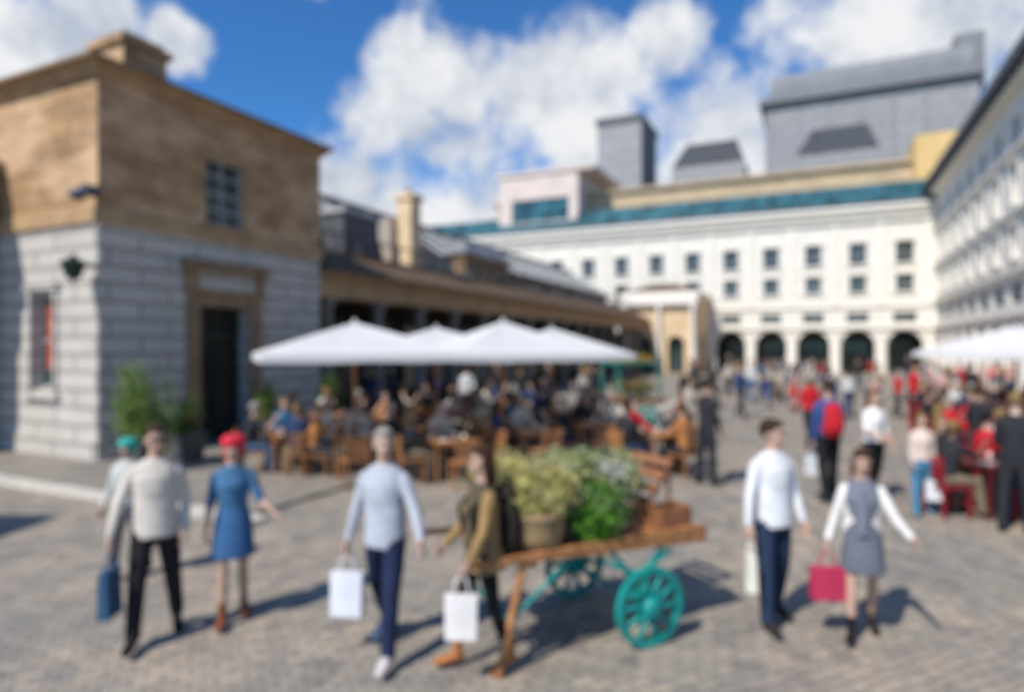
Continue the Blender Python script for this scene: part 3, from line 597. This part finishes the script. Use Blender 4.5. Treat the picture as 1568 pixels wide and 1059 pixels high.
        if sleeve=='long':
            put(loft([el,el.lerp(wr,.5),el.lerp(wr,.93)],[(.04*s+.005,.042*s+.005),(.04*s,.04*s),(.034*s,.034*s)]),stag); put(loft([el,wr],[(.03*s,.03*s),(.022*s,.026*s)]),SK)
        else:
            put(loft([el,el.lerp(wr,.35),wr],[(.038*s,.039*s),(.036*s,.038*s),(.021*s,.027*s)]),SK)
        hv=[];hf=[];hs=s*(.93 if fem else 1.0)
        def ph(vf): 
            o=len(hv); hv.extend(vf[0]); hf.extend([tuple(i+o for i in f) for f in vf[1]])
        z_=df; fwd=Vector((0,-1,0)); n_=Vector((-sd,0,0)); n_=(n_-z_*n_.dot(z_)).normalized()
        tside=n_.cross(z_); 
        if tside.dot(fwd)<0: tside=-tside
        ph(loft([wr-z_*.015,wr+z_*.03*hs,wr+z_*.085*hs],[(.024*hs,.019*hs),(.036*hs,.016*hs),(.04*hs,.013*hs)],10,side=tuple(tside)))
        for i,(off,ln) in enumerate(((.029,.070),(.010,.078),(-.010,.072),(-.028,.056))):
            b0=wr+z_*.08*hs+tside*off*hs; c1=curl*(.8+.1*i); pts=[b0]; an_=0
            for f_,q_ in ((.42,.5),(.32,1.0),(.26,.8)):
                an_+=c1*q_; dd=(z_*math.cos(an_)+n_*math.sin(an_)); pts.append(pts[-1]+dd*ln*f_*hs)
            ph(loft(pts,[(.0092*hs,)*2,(.0085*hs,)*2,(.0078*hs,)*2,(.0068*hs,)*2],8))
        tb=wr+z_*.025*hs+tside*.03*hs; t1=tb+(z_*.7+tside*.65+n_*.25).normalized()*.035*hs; t2=t1+(z_*.85+tside*.1+n_*.55).normalized()*.03*hs
        ph(loft([tb,t1,t2],[(.013*hs,)*2,(.0105*hs,)*2,(.0085*hs,)*2],8))
        v_,f_,_=remesh(hv,hf,[0]*len(hf),.0048 if vox<.013 else .007,1); o=len(HV); HV+=v_; HF+=[tuple(i+o for i in f) for f in f_]; HTg+=[SK]*len(f_)
        hands.append(wr+z_*.10*hs+n_*.025*hs)
    yy=math.radians(hy); tt=math.radians(ht); hc=Vector(U((0,0,1.56*s)))
    def Hd(p):
        x,y,z=[q_*s for q_ in p]; y,z=y*math.cos(tt)-z*math.sin(tt),y*math.sin(tt)+z*math.cos(tt); x,y=x*math.cos(yy)-y*math.sin(yy),x*math.sin(yy)+y*math.cos(yy); return (x+hc.x,y+hc.y,z+hc.z)
    def hp_(vf,tag): put(([Hd(p) for p in vf[0]],vf[1]),tag)
    hp_(ell((0,.008,.095),(.076,.094,.098)),SK); hp_(loft([(0,-.03,.06),(0,-.045,.0),(0,-.048,-.028)],[(.058,.055),(.048,.042),(.028,.028)],14,side=(1,0,0)),SK)
    hp_(loft([(0,-.083,.07),(0,-.1,.045),(0,-.104,.032)],[(.009,.01),(.012,.012),(.015,.011)],8,side=(1,0,0)),SK)
    for sx in (-1,1): hp_(ell((sx*.077,.005,.06),(.009,.02,.031),8,6),SK); hp_(ell((sx*.034,-.062,.042),(.024,.022,.022),8,6),SK)
    hp_(ell((0,-.083,.005),(.024,.012,.009),8,6),LP)
    if not bald:
        hp_(ell((0,.022,.112),(.084,.1,.098)),HR_)
        hp_(ell((0,-.03,.165),(.062,.06,.035)),HR_)
        if longhair:
            hp_(loft([(0,.05,.1),(0,.07,.0),(0,.085,-.1),(0,.09,-.17)],[(.085,.055),(.09,.05),(.085,.04),(.05,.025)],14,side=(1,0,0)),HR_)
            for sx in (-1,1): hp_(loft([(sx*.07,.01,.1),(sx*.08,.02,.0),(sx*.08,.025,-.1)],[(.02,.04),(.022,.04),(.012,.025)],8,side=(1,0,0)),HR_)
    if hat=='cap': hp_(ell((0,.01,.125),(.092,.108,.085)),HT); hp_(loft([(0,-.07,.125),(0,-.12,.115),(0,-.16,.105)],[(.075,.01),(.07,.009),(.045,.007)],14,side=(1,0,0)),HT)
    if hat=='beret': hp_(ell((0,.015,.13),(.118,.122,.08)),HT); hp_(ell((0,.03,.06),(.10,.09,.09)),HT)
    V2,F2_,T2=remesh(V,Fc,T,vox,3)
    ex=[];ef=[];et=[]
    def pe(vf,tag):
        o=len(ex); ex.extend([Hd(p) for p in vf[0]]); ef.extend([tuple(i+o for i in f) for f in vf[1]]); et.extend([tag]*len(vf[1]))
    for sx in (-1,1):
        pe(ell((sx*.031,-.083,.077),(.013,.006,.007),8,6),EY)
        pe(ell((sx*.032,-.089,.096),(.017,.005,.004),8,6),HR_)
        if sunglass: pe(ell((sx*.033,-.094,.077),(.028,.006,.02),12,6),EY)
    for vv_,ff_,tt_ in ((HV,HF,HTg),(ex,ef,et)):
        o=len(V2); V2+=[tuple(v) for v in vv_]; F2_+=[tuple(i+o for i in f) for f in ff_]; T2+=tt_
    mz=min(v[2] for v in V2); V2=[(v[0],v[1],v[2]-mz) for v in V2]
    me=bpy.data.meshes.new(name); me.from_pydata(V2,[],F2_); 
    for i in range(9): me.materials.append(BLACK)
    me.polygons.foreach_set('material_index',T2); me.polygons.foreach_set('use_smooth',[True]*len(F2_)); me.update()
    return me,[Vector((h.x,h.y,h.z-mz)) for h in hands],mz
def skinm(c=(.52,.33,.24)):
    k='skin_%d'%int(c[0]*100)
    if k in MC: return MC[k]
    m,nt,b=nodes(k); v=coord(nt,'Object'); nt.links.new(ramp(nt,noise(nt,v,12,2),[(.3,tuple(x*.9 for x in c)),(.7,tuple(x*1.08 for x in c))]),b.inputs['Base Color']); b.inputs['Roughness'].default_value=.5
    MC[k]=m; return m
EYE=mat('eye_dark',(.03,.02,.015),.2,.1,5); LIP=mat('lip',(.42,.14,.12),.5,.1,9)
HAIRS=[(.03,.02,.012),(.06,.035,.018),(.012,.01,.01),(.22,.14,.06),(.3,.28,.25)]
def pm(skin=(.52,.33,.24),hair=(.05,.03,.015),top=(.5,.5,.5),bottom=(.03,.03,.04),shoe=(.03,.02,.02),hat=(.4,.02,.02),coat=(.2,.2,.2)):
    return [skinm(skin),fab(hair),fab(top),fab(bottom),fab(shoe),EYE,LIP,fab(hat),fab(coat)]
def bag(x,y,ztop,w_,h,d,c,yaw,grip_h=.14):
    b=MB(); F=Fr(0,0,(math.cos(yaw),math.sin(yaw))); z1=-grip_h; z0=z1-h
    b.frus(F,(-w_/2,w_/2,-d*.45,d*.45),(-w_/2*1.03,w_/2*1.03,-d*.3,d*.3),z0,z1,0)
    for yy in (-d*.28,d*.28):
        b.tube([F.p(-w_*.25,yy,z1-.02),F.p(-w_*.2,yy*.6,z1+grip_h*.7),F.p(0,0,0.0),F.p(w_*.2,yy*.6,z1+grip_h*.7),F.p(w_*.25,yy,z1-.02)],.006,6,0)
    o=b.build('shopping_bag',[mat('paper_bag_%d_%d'%(int(c[0]*100),int(c[2]*100)),c,.6,.12,4,.2)],None,.006)
    z=max(ztop,grip_h+h+.01); o.location=(x,y,z)
def hero(name,px,py,yaw,mats,bags=(),**k):
    me,hands,_=person_mesh(name,**k)
    x,y=G(px,py); ya=math.radians(yaw)
    o=inst(me,name,x,y,ya,0,mats)
    R=Matrix.Rotation(ya,3,'Z')
    for (hi,w_,h,d,c,by) in bags:
        p=R@hands[hi]; bag(x+p.x,y+p.y,p.z,w_,h,d,c,ya+math.radians(by))
hero('man_in_light_shirt',238,978,24,pm(hair=(.05,.03,.02),top=(.58,.52,.45),bottom=(.022,.02,.022),shoe=(.015,.015,.015)),
     [(0,.2,.36,.1,(.03,.09,.17),70)],H=1.72,legs=((16,6),(-10,12)),arms=((12,20,12,10),(-8,12,22,0)),hy=14,top='loose',curl=1.0,sunglass=True,spread=5)
hero('boy_in_cap',195,885,-10,pm(top=(.45,.45,.42),bottom=(.1,.1,.12),hat=(.05,.40,.32)),H=1.42,hat='beret',vox=.011,spread=3)
hero('woman_in_denim_dress',357,950,22,pm(hair=(.25,.05,.02),top=(.06,.15,.27),bottom=(.045,.12,.25),shoe=(.22,.07,.03),hat=(.62,.03,.06)),
     H=1.59,fem=True,legs=((12,8),(-8,14)),arms=((-6,12,10,8),(14,22,30,38)),bottom='skirt',hem=.60,hat='beret',longhair=True,sleeve='short',spread=0,hy=-15)
hero('man_in_grey_sweater',590,998,-18,pm(skin=(.55,.36,.27),hair=(.3,.27,.22),top=(.42,.44,.48),bottom=(.018,.025,.06),shoe=(.55,.5,.48)),
     [(0,.25,.34,.1,(.70,.70,.74),10)],H=1.74,legs=((-16,16),(22,8)),arms=((4,16,8,10),(14,28,20,26)),hy=30,top='loose',curl=1.0,spread=7,lean=2)
hero('woman_in_brown_coat',737,1022,-62,pm(hair=(.05,.025,.015),top=(.1,.08,.05),bottom=(.015,.013,.015),shoe=(.45,.17,.06),coat=(.30,.19,.08)),
     [(1,.22,.3,.1,(.76,.72,.68),60)],H=1.62,fem=True,legs=((14,6),(-8,12)),arms=((15,8,35,-5),(18,12,18,10)),coat=.78,bottom='leggings',curl=1.0,spread=2,longhair=True)
hero('man_in_white_shirt',1183,955,16,pm(hair=(.04,.025,.015),top=(.68,.68,.69),bottom=(.02,.035,.07),shoe=(.03,.025,.02)),
     [(0,.2,.28,.1,(.76,.73,.62),60)],H=1.73,legs=((12,6),(-6,10)),arms=((6,18,8,12),(2,12,20,4)),hy=30,top='loose',curl=1.0,spread=6)
hero('woman_in_white_cardigan',1320,975,-24,pm(hair=(.06,.03,.018),top=(.16,.17,.21),bottom=(.13,.14,.17),shoe=(.02,.015,.015),coat=(.72,.68,.63)),
     [(0,.26,.26,.12,(.45,.03,.08),20)],H=1.52,fem=True,legs=((14,8),(-10,16)),arms=((5,18,15,16),(14,26,40,28)),bottom='skirt',hem=.60,coat=.62,longhair=True,ht=8,curl=1.0,spread=1)
hero('man_with_red_backpack',1268,765,175,pm(top=(.04,.08,.22),bottom=(.014,.014,.016),shoe=(.02,.02,.02)),[(1,.25,.3,.1,(.6,.62,.62),0)],H=1.84,legs=((14,8),(-12,14)),vox=.012,curl=1)
hero('woman_in_white_blouse',1338,768,10,pm(hair=(.12,.07,.03),top=(.80,.77,.76),bottom=(.015,.015,.018)),H=1.7,fem=True,legs=((14,8),(-10,12)),arms=((20,12,50,-8),(5,12,25,4)),sleeve='short',vox=.012,longhair=True)
hero('girl_in_jeans',1412,788,-15,pm(hair=(.2,.12,.05),top=(.62,.50,.42),bottom=(.06,.2,.32),shoe=(.1,.25,.3)),[(1,.2,.28,.1,(.7,.7,.7),0)],H=1.42,fem=True,legs=((14,8),(-10,12)),vox=.012,longhair=True,curl=1)
def backpack(px,py,yaw,z,c,off=.19,name='backpack'):
    x,y=G(px,py); ya=math.radians(yaw); F=Fr(x,y,(math.cos(ya),math.sin(ya))); b=MB()
    v_,f_=loft([F.p(0,off,z-.22),F.p(0,off+.02,z-.12),F.p(0,off+.02,z+.05),F.p(0,off,z+.2)],[(.14,.07),(.15,.09),(.14,.08),(.10,.05)],16,side=F.ex+(0,)); b.add(v_,f_,0,True)
    v_,f_=loft([F.p(0,off+.09,z-.16),F.p(0,off+.09,z-.02)],[(.10,.03),(.10,.03)],12,side=F.ex+(0,)); b.add(v_,f_,0,True)
    for sx in (-.1,.1): b.tube([F.p(sx,off-.03,z+.17),F.p(sx,off-.2,z+.22),F.p(sx,off-.33,z+.1),F.p(sx*1.3,off-.28,z-.1),F.p(sx*1.3,off-.05,z-.18)],.018,6,0)
    b.build(name,[fab(c)])
backpack(737,1022,-62,1.10,(.03,.025,.02),.19); backpack(1268,765,175,1.28,(.5,.02,.03),.19)
TP_={}
def T(k,**kw): TP_[k]=person_mesh('figure_'+k,vox=.016,**kw)
T('mstand',legs=((3,2),(-3,4)),arms=((5,9,15),(15,8,60,-15)))
T('mwalk',legs=((20,8),(-16,16)),arms=((-14,8,12),(16,8,22)))
T('fwalk',fem=True,H=1.66,legs=((16,6),(-14,16)),arms=((14,9,22),(-10,9,15)),longhair=True)
T('fdress',fem=True,H=1.66,legs=((6,4),(-6,6)),arms=((12,10,60,-10),(0,10,10)),bottom='skirt',hem=.55,sleeve='short',longhair=True)
T('msit',legs=((84,88),(80,74)),arms=((35,10,55,-10),(40,12,40,-5)),lean=8,spread=9)
T('fsit',fem=True,H=1.66,legs=((84,86),(84,86)),arms=((30,10,70,-20),(30,10,60,-10)),lean=4,longhair=True,spread=3)
T('msit2',legs=((84,80),(84,95)),arms=((60,10,80,-10),(20,8,50,-10)),lean=14,hy=25,spread=8,sleeve='short')
T('crouch',legs=((95,130),(60,120)),arms=((60,10,20,-10),(50,10,20,-10)),lean=35,spread=8)
CL=[(.03,.03,.04),(.05,.07,.14),(.45,.44,.42),(.6,.6,.6),(.3,.03,.03),(.06,.12,.22),(.1,.09,.08),(.3,.22,.14),(.04,.05,.05),(.5,.42,.35),(.02,.14,.2),(.14,.14,.15)]
BL=[(.02,.02,.025),(.03,.045,.09),(.05,.05,.055),(.06,.1,.17),(.2,.16,.11)]
SKN=[(.52,.33,.24),(.42,.25,.17),(.6,.42,.33),(.16,.08,.05)]
def crowd(k,x,y,yaw,top=None,bot=None,hair=None,name='pedestrian',sc=None,z=0):
    sc=sc or rng.uniform(.94,1.05)
    return inst(TP_[k][0],name,x,y,yaw,z,pm(skin=rng.choice(SKN),hair=hair or rng.choice(HAIRS),top=top or rng.choice(CL),bottom=bot or rng.choice(BL)),sc)
def seatz(k,sc):
    me,h,mz=TP_[k]; H=1.75 if k[0]=='m' else 1.66; return ((.90*H/1.75-.09)-mz)*sc
def seated(x,y,yaw,k=None,red=False,**kw):
    k=k or rng.choice(['msit','fsit','msit2']); sc=.97
    inst(CHM,'chair',x,y,yaw,0,[RED] if red else None)
    o=crowd(k,x,y,yaw,name='seated_diner',sc=sc,z=.455-seatz(k,sc),**kw)
    bx=Vector((-math.sin(yaw),math.cos(yaw)))*.06; o.location.x+=bx.x; o.location.y+=bx.y
    return o
def table_set(px,py,yaw,tops,red=False,empty_=()):
    x,y=G(px,py); inst(TBM,'cafe_table',x,y,yaw,0,[DKR,WHITE2] if red else None)
    for i in range(4):
        a=yaw+i*math.pi/2; dx,dy=math.sin(a)*.72,-math.cos(a)*.72
        ya=a+math.pi
        if i in empty_: inst(CHM,'chair',x+dx,y+dy,ya+rng.uniform(-.3,.3),0,[RED] if red else None)
        else: seated(x+dx,y+dy,ya+rng.uniform(-.15,.15),red=red,top=tops[i%len(tops)])
B_=(.03,.14,.27); CR=(.5,.45,.38); NV=(.03,.05,.12); OR=(.4,.17,.06); WH=(.6,.6,.58); DK=(.03,.03,.035); RD=(.5,.02,.03); PK=(.5,.3,.26)
table_set(445,722,.5,[NV,CR,B_,DK]); table_set(545,730,.2,[NV,DK,CR,OR],empty_=(0,)); table_set(690,735,.4,[B_,OR,CR,DK],empty_=(0,1)); 
table_set(815,715,.3,[PK,DK,CR,NV],empty_=(0,)); table_set(1005,722,.5,[OR,DK,RD,DK]); table_set(905,700,.2,[DK,CR,DK,PK],empty_=(0,3))
table_set(600,688,.4,[DK,CR,OR,DK],empty_=(1,)); table_set(735,686,.1,[CR,B_,DK,PK]); table_set(500,680,.3,[DK,NV,CR,DK]); table_set(860,670,.5,[DK,PK,DK,NV],empty_=(0,)); table_set(655,665,.2,[DK,WH,DK,CR]); table_set(780,655,.2,[DK,NV,DK,CR])
for px,py,tp in ((1512,785,[RD,DK,DK,DK]),(1580,765,[DK,RD,WH,RD]),(1495,722,[DK,WH,RD,DK]),(1560,712,[RD,WH,DK,RD]),(1610,735,[RD,DK,RD,DK]),(1470,690,[DK,RD,DK,RD]),(1530,680,[RD,RD,WH,DK]),(1585,682,[DK,RD,RD,WH]),(1450,664,[RD,WH,DK,DK]),(1500,658,[RD,DK,WH,RD]),(1550,655,[DK,RD,WH,DK])):
    table_set(px,py,rng.uniform(0,.8),tp,red=True,empty_=(0,) if rng.random()<.3 else ())
for (k,px,py,yaw,tp,bt) in [('mstand',1082,742,2.0,DK,DK),('mwalk',1045,640,1.2,DK,(.2,.03,.03)),('crouch',1172,625,-.6,(.03,.06,.2),(.05,.12,.25)),('mwalk',1150,615,.3,WH,B_),
    ('mwalk',1240,690,3.3,RD,DK),('fwalk',1375,640,.4,RD,DK),('mstand',715,648,.3,WH,DK),('mstand',600,650,1,DK,DK),('fdress',1445,640,-.3,PK,DK),('mstand',1190,612,2.5,DK,DK),('fwalk',1300,640,2.9,WH,NV),
    ('mstand',905,640,2,DK,DK),('mwalk',560,640,4,DK,NV),('mstand',1115,606,.3,CR,DK),('mwalk',1500,735,2.2,DK,DK),('mstand',1555,815,2.4,DK,DK),('fwalk',1465,650,.2,WH,DK),
    ('fwalk',1055,690,.8,CR,DK),('mwalk',1135,640,.5,NV,DK),('mwalk',1270,650,2.6,NV,DK),('fwalk',1340,655,.4,PK,DK),('mstand',1400,650,.4,RD,DK),('fdress',1215,628,1,PK,RD),('mwalk',1090,625,2,DK,DK)]:
    x,y=G(px,py); crowd(k,x,y,yaw,tp,bt,name={'mstand':'standing_man','mwalk':'walking_man','fwalk':'walking_woman','fdress':'standing_woman','crouch':'crouching_man'}[k])
for i in range(30):
    px=rng.uniform(1040,1440); py=rng.uniform(583,620)
    x,y=G(px,py); crowd(rng.choice(['mstand','mwalk','fwalk','fdress']),x,y,rng.uniform(0,6.28))
for i in range(12):
    x,y=G(rng.uniform(1400,1560),rng.uniform(605,645)); crowd(rng.choice(['mstand','fwalk','fdress']),x,y,rng.uniform(0,6.28),top=rng.choice([RD,WH,DK,PK]))
for i in range(14):
    px=rng.uniform(540,930); x,y=G(px,rng.uniform(622,645)); crowd(rng.choice(['mstand','fwalk','fdress']),x,y,rng.uniform(0,6.28),top=rng.choice([DK,DK,NV,CR]))
# ---------------- world ----------------
el=math.radians(47); az=math.atan2(-.68,-.73)
wd=bpy.data.worlds.new('World'); scene.world=wd; wd.use_nodes=True; nt=wd.node_tree; bg=nt.nodes['Background']; bg.inputs[1].default_value=.065
sky=N(nt,'ShaderNodeTexSky',sky_type='NISHITA'); sky.sun_disc=False; sky.sun_elevation=el; sky.sun_rotation=az; sky.altitude=100; sky.air_density=1; sky.dust_density=.3; sky.ozone_density=2.5
sc_=mixc(nt,sky.outputs[0],(.70,1.55,2.35),1.0,'MULTIPLY')
tc=N(nt,'ShaderNodeTexCoord'); D=tc.outputs['Generated']
lob=None
for (px,py,r_,wt) in [(600,290,160,1),(540,320,130,.95),(620,120,80,.9),(700,120,80,.85),(870,160,140,1),(900,240,140,1),(720,300,120,.85),(1010,100,95,.9),(1080,200,130,1),(570,200,90,.85),
    (20,60,150,.95),(120,15,90,.8),(275,70,55,.75),(1220,75,110,.85),(1330,30,140,1),(1440,10,130,.95),(1540,60,100,.85),(800,350,150,.9),(-200,100,200,.9),(1800,120,260,.9)]:
    v=Vector(((px-784)/FPX,1,(YH-py)/FPX)); k=1/v.length; v.normalize(); an=r_/FPX*k
    dt=N(nt,'ShaderNodeVectorMath',operation='DOT_PRODUCT'); nt.links.new(D,dt.inputs[0]); dt.inputs[1].default_value=v
    mr=N(nt,'ShaderNodeMapRange',interpolation_type='SMOOTHSTEP'); mr.inputs[1].default_value=math.cos(an*1.25); mr.inputs[2].default_value=math.cos(an*.1); mr.inputs[3].default_value=0; mr.inputs[4].default_value=wt; nt.links.new(dt.outputs['Value'],mr.inputs[0])
    if lob is None: lob=mr.outputs[0]
    else:
        mx=N(nt,'ShaderNodeMath',operation='MAXIMUM'); nt.links.new(lob,mx.inputs[0]); nt.links.new(mr.outputs[0],mx.inputs[1]); lob=mx.outputs[0]
n1=noise(nt,D,6.5,6,.62)
ma=N(nt,'ShaderNodeMath',operation='MULTIPLY_ADD'); nt.links.new(n1,ma.inputs[0]); ma.inputs[1].default_value=3.6; ma.inputs[2].default_value=-1.8
sm=N(nt,'ShaderNodeMath',operation='ADD'); nt.links.new(lob,sm.inputs[0]); nt.links.new(ma.outputs[0],sm.inputs[1])
mr=N(nt,'ShaderNodeMapRange',interpolation_type='SMOOTHSTEP'); mr.inputs[1].default_value=.15; mr.inputs[2].default_value=.95; nt.links.new(sm.outputs[0],mr.inputs[0])
n2=noise(nt,D,9,4,.6); cc=ramp(nt,n2,[(.32,(.52,.58,.69)),(.58,(.93,.94,.96))]); cc=mixc(nt,cc,(14.5,14.5,14.5),1.0,'MULTIPLY')
fin=mixc(nt,sc_,cc,mr.outputs[0]); nt.links.new(fin,bg.inputs[0])
sl=bpy.data.lights.new('sun','SUN'); sl.energy=5.0; sl.angle=math.radians(.5); sl.color=(1,.945,.86); so=bpy.data.objects.new('sun',sl); col.objects.link(so)
sd=Vector((math.sin(az)*math.cos(el),math.cos(az)*math.cos(el),math.sin(el))); so.rotation_euler=sd.to_track_quat('Z','Y').to_euler(); so.location=(0,0,60)
cam=bpy.data.cameras.new('camera'); co=bpy.data.objects.new('camera',cam); col.objects.link(co); co.location=(0,0,HC); co.rotation_euler=(math.pi/2,0,0)
cam.lens=36*FPX/1568; cam.sensor_width=36; cam.clip_end=2000
if DOF: cam.dof.use_dof=True; cam.dof.focus_distance=.6; cam.dof.aperture_fstop=2.2
scene.camera=co
scene.view_settings.view_transform='Standard'; scene.view_settings.look='None'; scene.view_settings.exposure=0
print('OBJ',len(bpy.data.objects))
